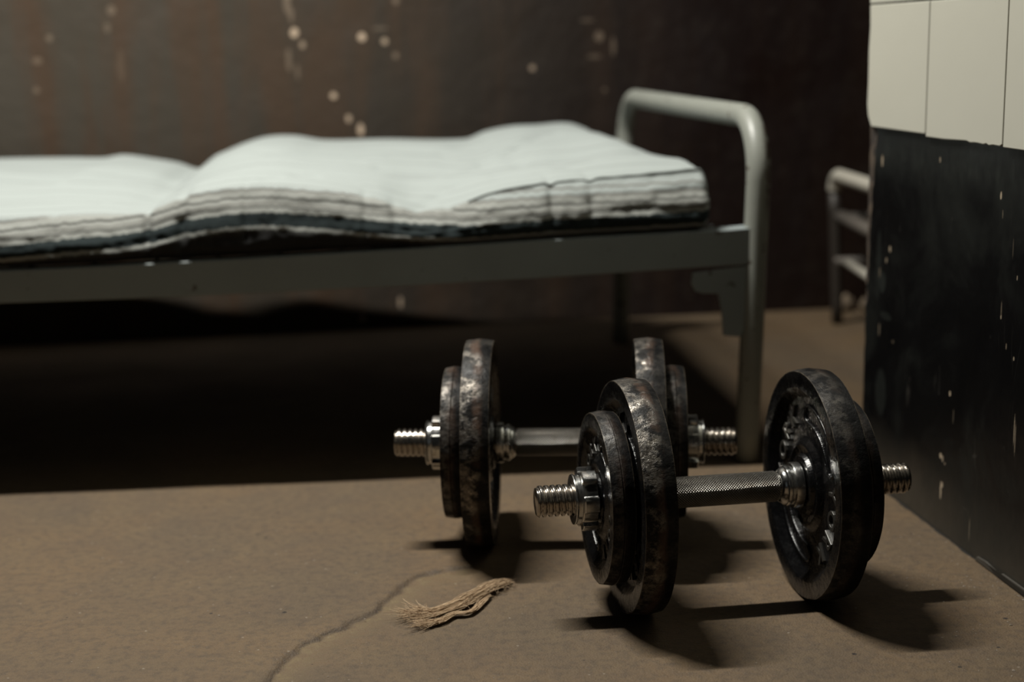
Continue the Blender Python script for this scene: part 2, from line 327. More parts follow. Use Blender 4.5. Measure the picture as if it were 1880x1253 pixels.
for y in YS:
    for x in XS:
        z = 0; k = 0; gz = 0
        if 1.1 < y < 1.75 and -.4 < x < .1:
            d, sg = crack_d(x + .006 * (noise.noise(Vector((x * 60, y * 60, 0)))), y + .006 * noise.noise(Vector((x * 60, y * 60, 5))))
            fade = sstep(.075, .02, abs(x + .12) - .09) if x > -.03 else 1
            fade *= sstep(-.02, -.06, x)
            fade = max(0, fade) * sstep(0, .02, 1.70 - y) * sstep(1.2, 1.26, y)
            near = exp(-(d / .035)**2)
            z = -.0030 * near * (sstep(-.002, .004, d) if sg > 0 else 0) * fade - .0016 * exp(-(d / .0028)**2) * fade
            wn = .5 + .5 * noise.noise(Vector((x * 30, y * 30, 2))); k = exp(-(d / (.0012 + .0042 * max(0, wn)))**2) * fade * (.35 + .65 * max(0, min(1, wn * 1.2 + .4 * noise.noise(Vector((x * 140, y * 140, 7))))))
            gz = exp(-(d / .030)**2) * fade * (sstep(0, .006, d) if sg > 0 else 0)
        vs.append((x, y, z)); ck.append(max(0, k)); gr_.append(gz)
nx = len(XS); fs = [(j * nx + i, j * nx + i + 1, (j + 1) * nx + i + 1, (j + 1) * nx + i) for j in range(len(YS) - 1) for i in range(nx - 1)]
fl = mk('floor', vs, fs, M_floor, kind='structure')
at = fl.data.attributes.new('crack', 'FLOAT', 'POINT'); at.data.foreach_set('value', ck)
at = fl.data.attributes.new('grit', 'FLOAT', 'POINT'); at.data.foreach_set('value', gr_)

def wall(name, loc, yaw, x0, x1, z1, th, mat, z0=0.0):
    b = MB(); b.box((x0, 0, z0), (x1, th, z1)); o = b.build(name, mat, smooth=False, loc=loc, kind='structure'); o.rotation_euler = (0, 0, yaw); return o
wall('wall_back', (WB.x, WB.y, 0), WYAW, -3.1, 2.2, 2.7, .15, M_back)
wall('wall_left', (-2.35, 3.3, 0), radians(90), -4.6, .3, 2.7, .1, M_dark)
wall('wall_front', (0, -1.5, 0), pi, -2.6, 2.5, 2.7, .1, M_dark)
wall('wall_far_right', (2.5, -1.6, 0), radians(-90), -5.3, .2, 2.7, .1, M_dark)
b = MB(); b.box((-2.5, -1.7, 2.7), (2.7, 3.9, 2.8)); b.build('ceiling', M_dark, smooth=False, kind='structure')
# dark skirting along the back wall
# right partition: local +X runs along the wall towards the camera, local +Y into the wall
ryaw = atan2(WDIR.y, WDIR.x)
def sf(z):   # where the black face begins (the broken arris)
    return interp([(0, -.098), (.10, -.097), (.17, -.096), (.24, -.097), (.33, -.093), (.40, -.088), (.46, -.081), (.475, -.079), (.52, -.103), (.7, -.104), (2.7, -.104)], z)
zs = [i * .006 for i in range(0, 120)] + [.72 + .2 * i for i in range(1, 10)] + [2.7]
vs = []; fs = []; mi = []
for z in zs:
    j = noise.noise(Vector((0, 0, z * 55))) * .0045 + noise.noise(Vector((3, 0, z * 150))) * .0022
    j2 = noise.noise(Vector((7, 0, z * 45))) * .006
    s0 = sf(z) + j
    gap = .0015 if z > .001 else 0
    vs += [(3.6, 0, z), (s0, 0, z), (min(s0 - .002, -.1045 + j2 * .5), .0012, z), (-.106 + j2 * .5, .03, z), (-.106, .22, z), (3.6, .22, z)]
for i in range(len(zs) - 1):
    for k in range(6):
        a = i * 6 + k; c = i * 6 + (k + 1) % 6; fs.append((a, c, c + 6, a + 6)); mi.append(0 if k == 0 or (k == 1 and zs[i] < .24) else (1 if k in (1, 2) else 2))
wr = mk('wall_right', vs, fs, M_black, smooth=False, loc=(WA.x, WA.y, 0), kind='structure'); wr.rotation_euler = (0, 0, ryaw)
wr.data.materials.append(M_brownpl); wr.data.materials.append(M_dark)
for p_, k in zip(wr.data.polygons, mi): p_.material_index = k
# grout bed and tiles
def wl(s, y, z): return Vector((s, y, z))
b = MB(); b.box((-.0985, -.0015, .4795), (3.55, .0, 2.69))
g = b.build('trim_1', M_grout, smooth=False, loc=(WA.x, WA.y, 0), kind='structure'); g.rotation_euler = (0, 0, ryaw)
b = MB(); rr = random.Random(3)
s_edges = [-.1035, .0870, .2882] + [.2882 + .2005 * i for i in range(1, 17)]
z_edges = [.4765, .6375] + [.6375 + .161 * i for i in range(1, 12)]
for zi in range(len(z_edges) - 1):
    for si in range(len(s_edges) - 1):
        a, c = s_edges[si] + .0011, s_edges[si + 1] - .0011; z0, z1 = z_edges[zi] + .0010, z_edges[zi + 1] - .0010
        if zi == 0: z0 += [.0022, -.0010, -.0008][si] if si < 3 else 0
        if si == 0 and zi == 0: poly = [(a + .016, z0), (a + .012, z0 + .004), (a + .004, z0 + .014), (a, z0 + .028), (a + .0012, z0 + .06), (a + .0005, z0 + .1), (a + .003, z0 + .13), (a + .001, z1), (c, z1), (c, z0 + .0015), (c - .002, z0)]
        elif si == 1 and zi == 0:
            poly = [(a, z0), (a, z1), (c, z1), (c, z0 + .003), (c - .006, z0 + .001)]
            x = c - .006; 
            while x > c - .09: x -= .006 + rr.random() * .006; poly.append((x, z0 + rr.random() * .0022))
            poly.append((a + .05, z0))
        else: poly = [(a, z0), (a, z1), (c, z1), (c, z0)]
        b.prism(poly, lambda u, v, h: (u, h, v), -.0015, -.0055)
t = b.build('trim_2', M_tile, smooth=False, loc=(WA.x, WA.y, 0), kind='structure'); t.rotation_euler = (0, 0, ryaw); bevel(t, .0010, 2)
# broken plaster lip where the partition meets the floor
b = MB(); x = .262
poly = [(.262, .001), (.268, .007), (.290, .0085), (.312, .006), (.318, .002), (.330, .0085), (.50, .011), (.9, .010), (.9, .001)]
b.prism(poly, lambda u, v, h: (u, h, v), -.0005, -.0035)
t = b.build('trim_3', mat_plain('scuffed_skirting_paint', (0.0500, 0.0440, 0.0350), .6), smooth=False, loc=(WA.x, WA.y, 0), kind='structure'); t.rotation_euler = (0, 0, ryaw); bevel(t, .0008)

b = MB(); P0 = []; P1 = []; s_ = -.09
while s_ < 1.2:
    wv = .0014 + .0022 * max(0, noise.noise(Vector((s_ * 28, 0, 4))) + .35) + .0012 * noise.noise(Vector((s_ * 120, 0, 9))); P0.append((s_, -.0003)); P1.append((s_, -max(.0006, wv))); s_ += .004
b.prism(P0 + P1[::-1], lambda u, v, h: (u, v, h), .0001, .0005)
t = b.build('trim_4', mat_plain('dark_floor_gap', (.006, .005, .004), .9), smooth=False, loc=(WA.x, WA.y, 0), kind='structure'); t.rotation_euler = (0, 0, ryaw)

# ------------------------------------------------------------------ bed
a7 = radians(4.5); E1 = Vector((-cos(a7), -sin(a7), 0)); E2 = Vector((-sin(a7), cos(a7), 0)); L0 = Vector((.3405, 2.073, 0))
E2h = Vector((-.1310, .9914, 0)); BEDW = .886
def BP(u, v, z): return L0 + E1 * u + E2 * v + Vector((0, 0, z))
M_tube = mat_paint_metal(); M_rail = mat_rail(); M_fab = mat_fabric()
bed = empty('bed', L0, 0, 'grey metal bed with a bent tube foot end, standing under the striped mattress', 'bed')
BI = lambda p: Vector(p) - L0
def end_tube(base0, dirv, width, top, R, lean=0):
    pts = []
    def P(h, z): return base0 + dirv * h + Vector((lean * z, 0, z))
    for i in range(10): pts.append(P(0, (top - R) * i / 9))
    for i in range(1, 13):
        a = pi / 2 * i / 12; pts.append(P(R - R * cos(a), top - R + R * sin(a)))
    for i in range(1, 10): pts.append(P(R + (width - 2 * R) * i / 9, top))
    for i in range(1, 13):
        a = pi / 2 * i / 12; pts.append(P(width - R + R * sin(a), top - R + R * cos(a)))
    for i in range(1, 10): pts.append(P(width, (top - R) * (1 - i / 9)))
    return pts
def foot_end(base, parent):
    b = MB(); b.tube([BI(p) for p in end_tube(base, E2h, BEDW, .4885, .085, .028)], .0168, 28); return b.build('bed_end_tube', M_tube, parent)
foot_end(L0 + Vector((-.006, 0, 0)), bed); foot_end(L0 + E1 * 1.93, bed)
railtop = [(1.93, .335), (1.35, .309), (1.029, .3093), (.776, .3144), (.519, .3217), (.295, .3295), (.067, .3359), (.006, .3388)]
railbot = [(1.93, .285), (1.35, .264), (1.033, .265), (.779, .2665), (.521, .2713), (.295, .2773), (.005, .2876)]
matbot = [(1.9, .33), (1.3, .322), (1.03, .3219), (.937, .3214), (.842, .3268), (.777, .3264), (.682, .3251), (.601, .3265), (.519, .3256), (.399, .3254), (.294, .3315), (.18, .3355), (.08, .3427)]
def rail(v0, sgn, parent):
    """ L section angle iron: front face and an inward flange on top """
    vs = []; fs = []; n = 60
    for i in range(n + 1):
        u = .006 + (1.918 - .006) * i / n; zt, zb = interp(railtop, u), interp(railbot, u)
        # the post is a little left of the rail's end, so it ends flush against the tube
        for (v, z) in ((v0, zb), (v0, zt), (v0 + sgn * .034, zt), (v0 + sgn * .034, zt - .004), (v0 + sgn * .004, zt - .004), (v0 + sgn * .004, zb)):
            p = BI(BP(u, v, z)); vs.append(p)
    for i in range(n):
        for k in range(6): fs.append((i * 6 + k, i * 6 + (k + 1) % 6, i * 6 + 6 + (k + 1) % 6, i * 6 + 6 + k))
    fs += [tuple(range(6)), tuple(n * 6 + k for k in range(6))]
    o = mk('side_rail', vs, fs, M_rail, parent, smooth=True, autosm=30); bevel(o, .0015); return o
rail(-.012, 1, bed); rail(BEDW + .008, -1, bed)
# gusset brackets under the rail ends
def gusset(u0, sg, v0, parent):
    poly = [(.006, .2855), (.088, .2775), (.0905, .262), (.084, .251), (.074, .2478), (.052, .2470), (.0465, .2200), (.0440, .1865), (.0170, .1835), (.010, .22)]
    poly = [(u0 + sg * a, z) for a, z in poly]
    b = MB(); b.prism(poly, lambda u, z, h: BI(BP(u, h, z)), v0, v0 + .005); o = b.build('corner_bracket', M_rail, parent, smooth=False); bevel(o, .0012); return o
gusset(0, 1, -.010, bed); gusset(0, 1, BEDW - .01, bed); gusset(1.93, -1, -.010, bed); gusset(1.93, -1, BEDW - .01, bed)
# wire base: cross bars and long wires between the rails
b = MB()
for i in range(22):
    u = .06 + i * .086; z = interp(railtop, u) - .006; b.tube([BI(BP(u, .02 + (BEDW - .04) * k / 6, z - .004 * sin(pi * k / 6))) for k in range(7)], .0022, 6)
for j in range(12):
    v = .06 + j * .068; b.tube([BI(BP(.03 + k * .0935, v, interp(railtop, .03 + k * .0935) - .012)) for k in range(21)], .0018, 6)
b.build('wire_base', M_rail, bed)

# ------------------------------------------------------------------ mattress
band = [(1.9, .338), (1.3, .336), (1.027, .335), (.933, .3411), (.839, .3473), (.773, .3624), (.679, .3694), (.599, .3627), (.518, .3531), (.399, .3445), (.294, .3491), (.158, .3529), (.082, .3561)]
should = [(1.9, .39), (1.3, .382), (1.035, .3779), (.926, .3764), (.853, .3759), (.815, .3869), (.77, .4037), (.681, .4126), (.591, .4043), (.524, .3882), (.472, .3690), (.419, .3748), (.365, .3932), (.288, .4049), (.212, .4098), (.134, .4148), (.091, .418)]
crest = [(1.9, .42), (1.3, .413), (1.191, .4146), (1.097, .4133), (1.035, .4110), (1.001, .4150), (.945, .4057), (.900, .3955), (.872, .3845), (.855, .3845), (.835, .398), (.81, .4141), (.741, .4368), (.683, .4384), (.625, .4283), (.518, .4262), (.36, .4240), (.321, .4380), (.27, .4470), (.221, .4480), (.165, .4500), (.135, .4400), (.112, .4210), (.092, .402), (.07, .392)]
UE = .072
CREASE = [([(.52, .34), (.38, .30), (.31, .42), (.25, .55), (.21, .60)], .011, .0085), ([(.68, .05), (.60, .12), (.53, .10)], .007, .0045), ([(1.1, .15), (.92, .12), (.86, .18)], .008, .0045), ([(.86, .75), (.845, .4), (.835, .05)], .03, .005), ([(.47, .03), (.42, .16), (.30, .20)], .009, .006), ([(.72, .45), (.60, .36), (.55, .40)], .010, .006), ([(1.08, .40), (.98, .34), (.90, .42)], .011, .006), ([(.50, .52), (.42, .55), (.34, .66)], .012, .006), ([(.20, .15), (.30, .10), (.35, .12)], .010, .004)]
def mz(x, y, s, o=0): return noise.noise(Vector((x * s, y * s, o)))
def bot(u): return max(interp(railtop, u) + .003, interp(matbot, u) - .010)
def msec(u):
    zb = bot(u); zs_ = interp(should, u); zc = interp(crest, u) - .006 - .006 * sstep(.6, 1.1, u); P = []
    pinch = 0
    for (u0, w_, a_) in ((.833, .006, .013), (.785, .007, .010), (.425, .008, .008), (.283, .0055, .008), (.228, .006, .0055), (.70, .004, .005), (.50, .006, .006), (.54, .005, .005), (.96, .006, .005)):
        pinch += a_ * exp(-((u - u0) / w_)**2)
    zs2 = zs_ - pinch * .5
    # underside, from the middle to the front
    for k in range(6): P.append((.40 - .078 * k, zb + .002 * (k < 5)))
    # front side
    ns = 22
    for k in range(ns + 1):
        t = k / ns; z = zb + (zs2 - zb) * t
        bul = sin(pi * min(1, t * 1.05)**.8) if t < .95 else sin(pi * .9975**.8)
        v = -.021 + .039 * t**2.2 + .022 * (1 - t)**7 + pinch * sin(pi * t) + .0035 * mz(u * 1.3, t, 7, 3) * 1.2 + .0022 * mz(u * 6, t * .6, 9, 8) + .0016 * mz(u * 14, t * 1.2, 9, 12) * sin(pi * t) + .0030 * max(0, mz(u * 7, .3, 11, 5) - .05) * sstep(0, .15, t) * sstep(.85, .5, t)
        P.append((v, z))
    # top
    nt = 46
    for k in range(1, nt + 1):
        t = k / nt; v = .020 + (.948 - .020) * t
        s = sstep(0, .70, t)**.85; z = zs2 * (1 - s) + zc * s
        z += .005 * sin(pi * min(1, t * 5)) + pinch * .5 * sstep(0, .10, t) * (1 - s)
        z += .011 * exp(-((t - .30) / .17)**2) * sstep(.25, .12, u)
        # long folds, mostly along the length
        fold = .0110 * mz(u * 1.5 + t * .6, t * 3.4, 3.2, 1) + .0060 * mz(u * 2.0 - t, t * 9, 3, 9) + .0016 * mz(u * 4, t * 16, 3, 4)
        # diagonal crease
        dcr = abs((u - .30) * .9 - (t - .25) * .35 + .01 * mz(u, t, 9, 2)); fold -= .0045 * exp(-(dcr / .012)**2) * sstep(.6, .3, t) * sstep(.12, .2, u)
        z += fold * sin(pi * min(1, t * 1.0 + .08)) 
        if t > .86: z -= .045 * ((t - .86) / .14)**2
        for (path, w_, dp) in CREASE:
            dm = 9
            for (a_, b_), (c_, d_) in zip(path[:-1], path[1:]):
                ex, ey = c_ - a_, (d_ - b_) * .84; px, py = u - a_, (t - b_) * .84; q = max(0, min(1, (px * ex + py * ey) / (ex * ex + ey * ey + 1e-9))); dm = min(dm, sqrt((px - q * ex)**2 + (py - q * ey)**2))
            z += -dp * exp(-(dm / w_)**2) 
        P.append((v, z))
    zt = P[-1][1]
    for k in range(1, 8):
        t = k / 8; P.append((.948 + .012 * sin(pi * t), zt + (zb - zt) * t))
    for k in range(5): P.append((.92 - .11 * k, zb + .002))
    return P
US = []; u = UE
while u < 1.20: US.append(u); u += .0035
while u < 1.86: US.append(u); u += .02
US.append(1.86)
caps = [(.0, .985), (.35, .94), (.75, .8), (.95, .45), (1.0, .02)]
secs = []
for u in US: secs.append((u, msec(u), 1.0))
vs = []; uvs = []; fs = []
base = msec(UE); nP = len(base)
def arcs(P, u):
    # arc length measured from the bottom front edge (index 5)
    A = [0] * len(P)
    for i in range(6, len(P)): A[i] = A[i - 1] + sqrt((P[i][0] - P[i - 1][0])**2 + (P[i][1] - P[i - 1][1])**2)
    for i in range(4, -1, -1): A[i] = A[i + 1] - .02
    zb_ = interp(band, u); out = list(A)
    for i in range(0, 6): out[i] = -.01
    for i in range(6, 29): out[i] = .0205 + (P[i][1] - zb_)
    for i in range(29, len(P)): out[i] = out[28] + A[i] - A[28]
    return out
rows = []
for sc, du in ((.02, 0.012), (.5, .011), (.82, .0075), (.94, .003), (.985, .0)):      # rounded end at the foot
    cx, cz = .42, sum(p[1] for p in base) / nP
    cz = (base[5][1] + base[nP // 2][1]) / 2
    rows.append((UE - du + 0, [(cx + (v - cx) * (1 - (1 - sc) * .10 if sc > .5 else sc), cz + (z - cz) * sc) for v, z in base], arcs(base, UE)))
for u, P, _ in secs[1:]: rows.append((u, P, arcs(P, u)))
lastP = secs[-1][1]; cz = .38
rows.append((1.868, [(.42 + (v - .42) * .97, cz + (z - cz) * .8) for v, z in lastP], arcs(lastP, 1.86))); rows.append((1.872, [(.42 + (v - .42) * .1, cz + (z - cz) * .1) for v, z in lastP], arcs(lastP, 1.86)))
for r_, (u, P, A) in enumerate(rows):
    for (v, z), a in zip(P, A):
        uo = u
        # the foot edge leans out a little at mid height
        vs.append(BP(uo, v, z) - L0); uvs.append((u, a))
nr = len(rows)
for i in range(nr - 1):
    for k in range(nP): fs.append((i * nP + k, i * nP + (k + 1) % nP, (i + 1) * nP + (k + 1) % nP, (i + 1) * nP + k))
fs += [tuple(range(nP)), tuple((nr - 1) * nP + k for k in range(nP))]
mat_o = mk('mattress', vs, fs, M_fab, loc=L0)
uvl = mat_o.data.uv_layers.new(name='weave')
for lp in mat_o.data.loops: uvl.data[lp.index].uv = uvs[lp.vertex_index]
tag(mat_o, 'thin lumpy white mattress with grey side stripes lying on the metal bed', 'mattress')
# corded seam along the front shoulder, and round the foot end
b = MB(); pts = []
for u, P, _ in secs:
    if u > .40: break
    v, z = P[6 + 22]; pts.append(BP(u, v - .001, z + .0008 + .0012 * mz(u, 0, 40, 2)) - L0)
b.tube(pts, .0013, 8); o = b.build('piping', M_fab, mat_o)
uvl = o.data.uv_layers.new(name='weave')
for lp in o.data.loops: uvl.data[lp.index].uv = (.5, .064)

# ------------------------------------------------------------------ dumbbells
M_iron = mat_iron(); M_letter = mat_plain('bright_cast_lettering', (.050, .047, .041), .33, .4); M_grip = mat_steel('knurled_steel', True, (0.4960, 0.4774, 0.4402)); M_thread = mat_steel('worn_threaded_steel', False, (0.3750, 0.3450, 0.3075)); M_chrome = mat_steel('scuffed_chrome', False, (0.5280, 0.5280, 0.5120))  # letters paler than the plate: reflected light put into their colour
RB = .125; RS = .092
def letter_mesh(ch, size, ext):
    cu = bpy.data.curves.new('glyph', 'FONT'); cu.body = ch; cu.size = size; cu.extrude = ext; cu.bevel_depth = .0006; cu.bevel_resolution = 1; cu.align_x = 'CENTER'; cu.align_y = 'CENTER'; cu.resolution_u = 3
    cu.offset = .0003
    ob = bpy.data.objects.new('glyph', cu); COL.objects.link(ob); bpy.context.view_layer.update()
    me = ob.evaluated_get(bpy.context.evaluated_depsgraph_get()).to_mesh()
    V = [v.co.copy() for v in me.vertices]; F = [tuple(p.vertices) for p in me.polygons]
    ob.evaluated_get(bpy.context.evaluated_depsgraph_get()).to_mesh_clear()
    bpy.data.objects.remove(ob); bpy.data.curves.remove(cu); return V, F
GL = {}
def plate(name, R, half, lip_in, rec, text_r, text_h, hub_r, parent, s, flip=1, text='YORK', rot=0, twoband=False, wear=1.0):
    """ cast disc, axis X. half: half thickness at the rim; rec: depth of the recessed web """
    w_ = half; hole = .0172
    if twoband: prof_r = [(-w_, R - .0022), (-w_ + .0010, R - .0020), (-.001, R - .0003), (.0, R - .0012), (.001, R - .0004), (w_ - .0010, R - .0020), (w_, R - .0022)]
    else: prof_r = [(-w_, R - .0027), (-w_ + .0010, R - .0024), (-w_ * .5, R - .0012), (0, R), (w_ * .5, R - .0012), (w_ - .0010, R - .0024), (w_, R - .0027)]
    face = [(w_, R - .0038), (w_, lip_in + .001), (w_ - .0012, lip_in - .0012), (w_ - rec + .001, lip_in - .0085), (w_ - rec, lip_in - .0105), (w_ - rec, hub_r + .009), (w_ - rec + .0012, hub_r + .0065), (w_ - rec * .45, hub_r + .003), (w_ - rec * .35, hub_r), (w_ - rec * .55, hub_r - .004), (w_ - rec * .55, hub_r - .0095), (w_ - rec * .1, hub_r - .0115), (w_ - .0004, hub_r - .0135), (w_ - .0004, hole + .001), (w_ - .002, hole)]
    prof = prof_r + face + [(-x, r) for x, r in face[::-1]] + [prof_r[0]]
    seg = 160; vs = []; fs = []; rim = []; edge = []
    for i, (x, r) in enumerate(prof):
        for k in range(seg):
            a = 2 * pi * k / seg; q = r
            if r > lip_in - .002: q += (.00035 if not twoband else .0005) * noise.noise(Vector((cos(a) * 4.5, sin(a) * 4.5, x * 60 + R * 50 + s * 9))) * 1.6 + .0004 * noise.noise(Vector((cos(a) * 22, sin(a) * 22, x * 160)))
            if i < len(prof_r) or i == len(prof) - 1: q = min(q, R)
            vs.append((x, q * cos(a), q * sin(a)))
            rim.append(1.0 if (i <= len(prof_r) - 1 or i == len(prof) - 1) else 0.0); edge.append(1.0 if i in (0, len(prof) - 1, len(prof_r) - 1) else 0.0)
    n = len(prof)
    for i in range(n - 1):
        for k in range(seg): fs.append((i * seg + k, i * seg + (k + 1) % seg, (i + 1) * seg + (k + 1) % seg, (i + 1) * seg + k))
    o = mk(name, vs, fs, M_iron, parent, smooth=True, autosm=38, loc=(s, 0, RB)); o.rotation_euler = (rot, 0, 0)
    at = o.data.attributes.new('rim', 'FLOAT', 'POINT'); at.data.foreach_set('value', rim)
    at = o.data.attributes.new('wear', 'FLOAT', 'POINT'); at.data.foreach_set('value', [q * wear for q in rim])
    at = o.data.attributes.new('edge', 'FLOAT', 'POINT'); at.data.foreach_set('value', [e * .4 for e in edge])
    # raised lettering on both faces and the two curved raised bars between the words
    b = MB(); xs = w_ - rec
    if text:
        for sd in (-1, 1):
            for half_ in (0, 1):
                b = MB()
                for j, ch in enumerate(text):
                    if (ch, text_h) not in GL: GL[(ch, text_h)] = letter_mesh(ch, text_h, .0012)
                    V, F = GL[(ch, text_h)]
                    ang = radians(188 - 21 * j) + half_ * pi       # seen from the -X side, x to the right, z up
                    T_ = []
                    for v in V:
                        # glyph: x right, y up(outwards)
                        rad = text_r + v.y; tt = ang - v.x / text_r
                        px, pz = rad * cos(tt), rad * sin(tt)
                        # viewer looks along +X at the -X face: right is -Y for sd=-1
                        T_.append((sd * (xs + .0012 + v.z - .0004), sd * px, pz))
                    b.add(T_, F)
                b.build('raised_lettering', M_letter, o, smooth=False, loc=(0, 0, 0))
    r1, r2 = text_r - text_h * .42, text_r + text_h * .42
    for sd in (-1, 1):
        for half_ in (0, 1):
            # outline ridge of a kidney shape
            pts = []; a0, a1 = radians(28) + half_ * pi, radians(92) + half_ * pi; rc = (r1 + r2) / 2; hr = (r2 - r1) / 2 * .8; e = hr / rc
            for k in range(13): pts.append((rc + hr, a0 + (a1 - a0) * k / 12))
            for k in range(1, 8): t = pi * k / 8; pts.append((rc + hr * cos(t), a1 + e * sin(t)))
            for k in range(13): pts.append((rc - hr, a1 + (a0 - a1) * k / 12))
            for k in range(1, 8): t = pi * k / 8; pts.append((rc - hr * cos(t), a0 - e * sin(t)))
            pts.append(pts[0]); b = MB(); b.tube([(sd * (xs + .0004), sd * q * cos(t), q * sin(t)) for q, t in pts], .0019, 8, cap=False); b.build('cast_ridge', M_iron, o, smooth=True)
    return o
def bar(parent, L, grip_half, tag_):
    # grip
    b = MB(); rg = .0166
    b.lathe([(-grip_half, .0), (-grip_half, rg * .9), (-grip_half + .003, rg), (grip_half - .003, rg), (grip_half, rg * .9), (grip_half, 0)], 64)
    o = b.build('grip', M_grip, parent, loc=(0, 0, RB), autosm=40)
    # fixed collars each side of the grip
    for sd in (-1, 1):
        b = MB(); pr = [(.0585, .0150), (.060, .0172), (.0625, .0190), (.0645, .0198), (.0655, .0215), (.0675, .0222), (.0690, .0222), (.0700, .0205), (.0725, .0208), (.0730, .0240), (.0745, .0246), (.0818, .0246), (.0824, .0238), (.0824, .012)]
        b.lathe([(sd * x, r) for x, r in pr], 64); b.build('fixed_collar', M_chrome, parent, loc=(0, 0, RB), autosm=40)
    # threaded ends
    pitch = .0067; a0 = .0755; a1 = L / 2
    for sd in (-1, 1):
        nth = 48; steps = int((a1 - a0) / .0006); vs = []; fs = []
        for i in range(steps + 1):
            x = a0 + (a1 - a0) * i / steps
            for k in range(nth):
                th = 2 * pi * k / nth; ph = (x / pitch - th / (2 * pi) * sd) % 1.0
                prof = .5 + .5 * cos(2 * pi * ph); prof = min(1, max(0, (prof - .18) / .38)); prof = prof * prof * (3 - 2 * prof)
                r = .0146 + .0021 * prof
                if x > a1 - .0025: r = min(r, .0163 - (x - a1 + .0025) * .7)
                vs.append((sd * x, r * cos(th), r * sin(th)))
        for i in range(steps):
            for k in range(nth): fs.append((i * nth + k, i * nth + (k + 1) % nth, (i + 1) * nth + (k + 1) % nth, (i + 1) * nth + k))
        fs.append(tuple(steps * nth + k for k in range(nth)))
        mk('threaded_end', vs, fs, M_thread, parent, loc=(0, 0, RB), autosm=60)
def star(parent, s, sd, rot=0):
    b = MB(); seg = 144
    def lob(x, r, a):
        c = cos(6 * a + rot); t = min(1, max(0, (c + .25) / .5)); t = t * t * (3 - 2 * t); return r * (1 - .16 * (1 - t))
    b.lathe([(sd * x, r) for x, r in [(.0000, .017), (.0000, .0325), (.0008, .0338), (.0148, .0338), (.0158, .0328), (.0160, .0262)]], seg, lob)
    b.lathe([(sd * x, r) for x, r in [(.0150, .0285), (.0160, .0275), (.0166, .0258), (.0205, .0254), (.0209, .0248), (.0212, .0264), (.0224, .0268), (.0234, .0263), (.0236, .0220), (.0228, .0170)]], seg)
    return b.build('star_collar', M_chrome, parent, loc=(s, 0, RB), autosm=35)
def dumbbell(loc, yaw, rotb, wear, label):
    d = empty('dumbbell', (loc[0], loc[1], 0), yaw, label, 'dumbbell', None)
    bar(d, .409, .058, '')
    for sd in (-1, 1):
        plate('large_weight_plate', RB, .0165, .104, .0095, .0765, .0275, .043, d, sd * .1000, rot=rotb[0] if sd < 0 else rotb[1], wear=wear[0] if sd < 0 else wear[1])
        plate('small_weight_plate', RS, .0120, .074, .0070, .0560, .0190, .036, d, sd * .1300, rot=rotb[2], twoband=True, wear=wear[2])
        star(d, sd * .1425, sd, rotb[3])
    return d
d1 = dumbbell((.2238, 1.5293), radians(8.86), (.3, 0.0, .25, .4), (.9, .22, .25), 'nearer black dumbbell with round plates and star collars, closest to the tiled wall')
d2 = dumbbell((.0611, 1.7344), radians(-2.99), (1.1, 2.0, .9, 1.5), (1.0, 1.0, .6), 'farther black dumbbell with worn shiny plate rims, standing by the bed foot behind the other')

# ------------------------------------------------------------------ frayed jute on the floor
def fibre_mat():
    n = N('jute_fibre'); at = n.n('ShaderNodeAttribute'); at.attribute_name = 'tone'
    return n.out(n.mix(at.outputs['Fac'], (.30, .195, .11), (.52, .39, .25)), .85)
rr = random.Random(11)
def catm(pts, t):
    n = len(pts) - 1; x = t * n; i = min(n - 1, int(x)); f = x - i
    p0 = pts[max(i - 1, 0)]; p1 = pts[i]; p2 = pts[i + 1]; p3 = pts[min(i + 2, n)]
    return .5 * ((2 * p1) + (p2 - p0) * f + (2 * p0 - 5 * p1 + 4 * p2 - p3) * f * f + (3 * p1 - p0 - 3 * p2 + p3) * f**3)
main = [Vector(p) for p in ((-.112, 1.496, .0018), (-.092, 1.494, .0035), (-.066, 1.515, .005), (-.043, 1.545, .006), (-.024, 1.572, .006), (-.008, 1.588, .003))]
side = [Vector(p) for p in ((-.100, 1.468, .0015), (-.080, 1.476, .003), (-.066, 1.494, .004), (-.050, 1.497, .004), (-.038, 1.525, .004), (-.030, 1.545, .004))]
b = MB(); tones = []
def fibre(path, t0, t1, wid, r, tone, fray=0.0, n=16):
    off = Vector((rr.gauss(0, 1), rr.gauss(0, 1), abs(rr.gauss(0, .5)))) * wid; ph = rr.random() * 6; ph2 = rr.random() * 6; amp = wid * .6
    fr = Vector((rr.uniform(-.020, .010), rr.uniform(-.019, .019), rr.uniform(0, .006))) * fray; pts = []
    for i in range(n):
        t = t0 + (t1 - t0) * i / (n - 1); p = catm(path, t)
        e = max(0, (.26 - t) / .26); p = p + off * (1 + 1.2 * e) + fr * e * e + Vector((sin(t * 9 + ph) + .4 * sin(t * 31 + ph2), cos(t * 8 + ph2) + .4 * cos(t * 27 + ph), .4 * sin(t * 14 + ph))) * amp
        p.z = max(p.z, r + .0003); pts.append(p)
    k = len(b.v); b.tube(pts, [r * (1 - .6 * abs(2 * i / (n - 1) - 1)**3) for i in range(n)], 4); tones.extend([tone] * (len(b.v) - k))
for i in range(420): fibre(main, max(0, rr.uniform(-.1, .35)), min(1, rr.uniform(.5, 1.08)), .0033, rr.uniform(.00018, .00050), rr.random() * .9, 1.0)
for i in range(140): fibre(side, max(0, rr.uniform(-.2, .25)), min(1, rr.uniform(.7, 1.2)), .0014, rr.uniform(.0002, .0005), rr.random() * .8, .8)
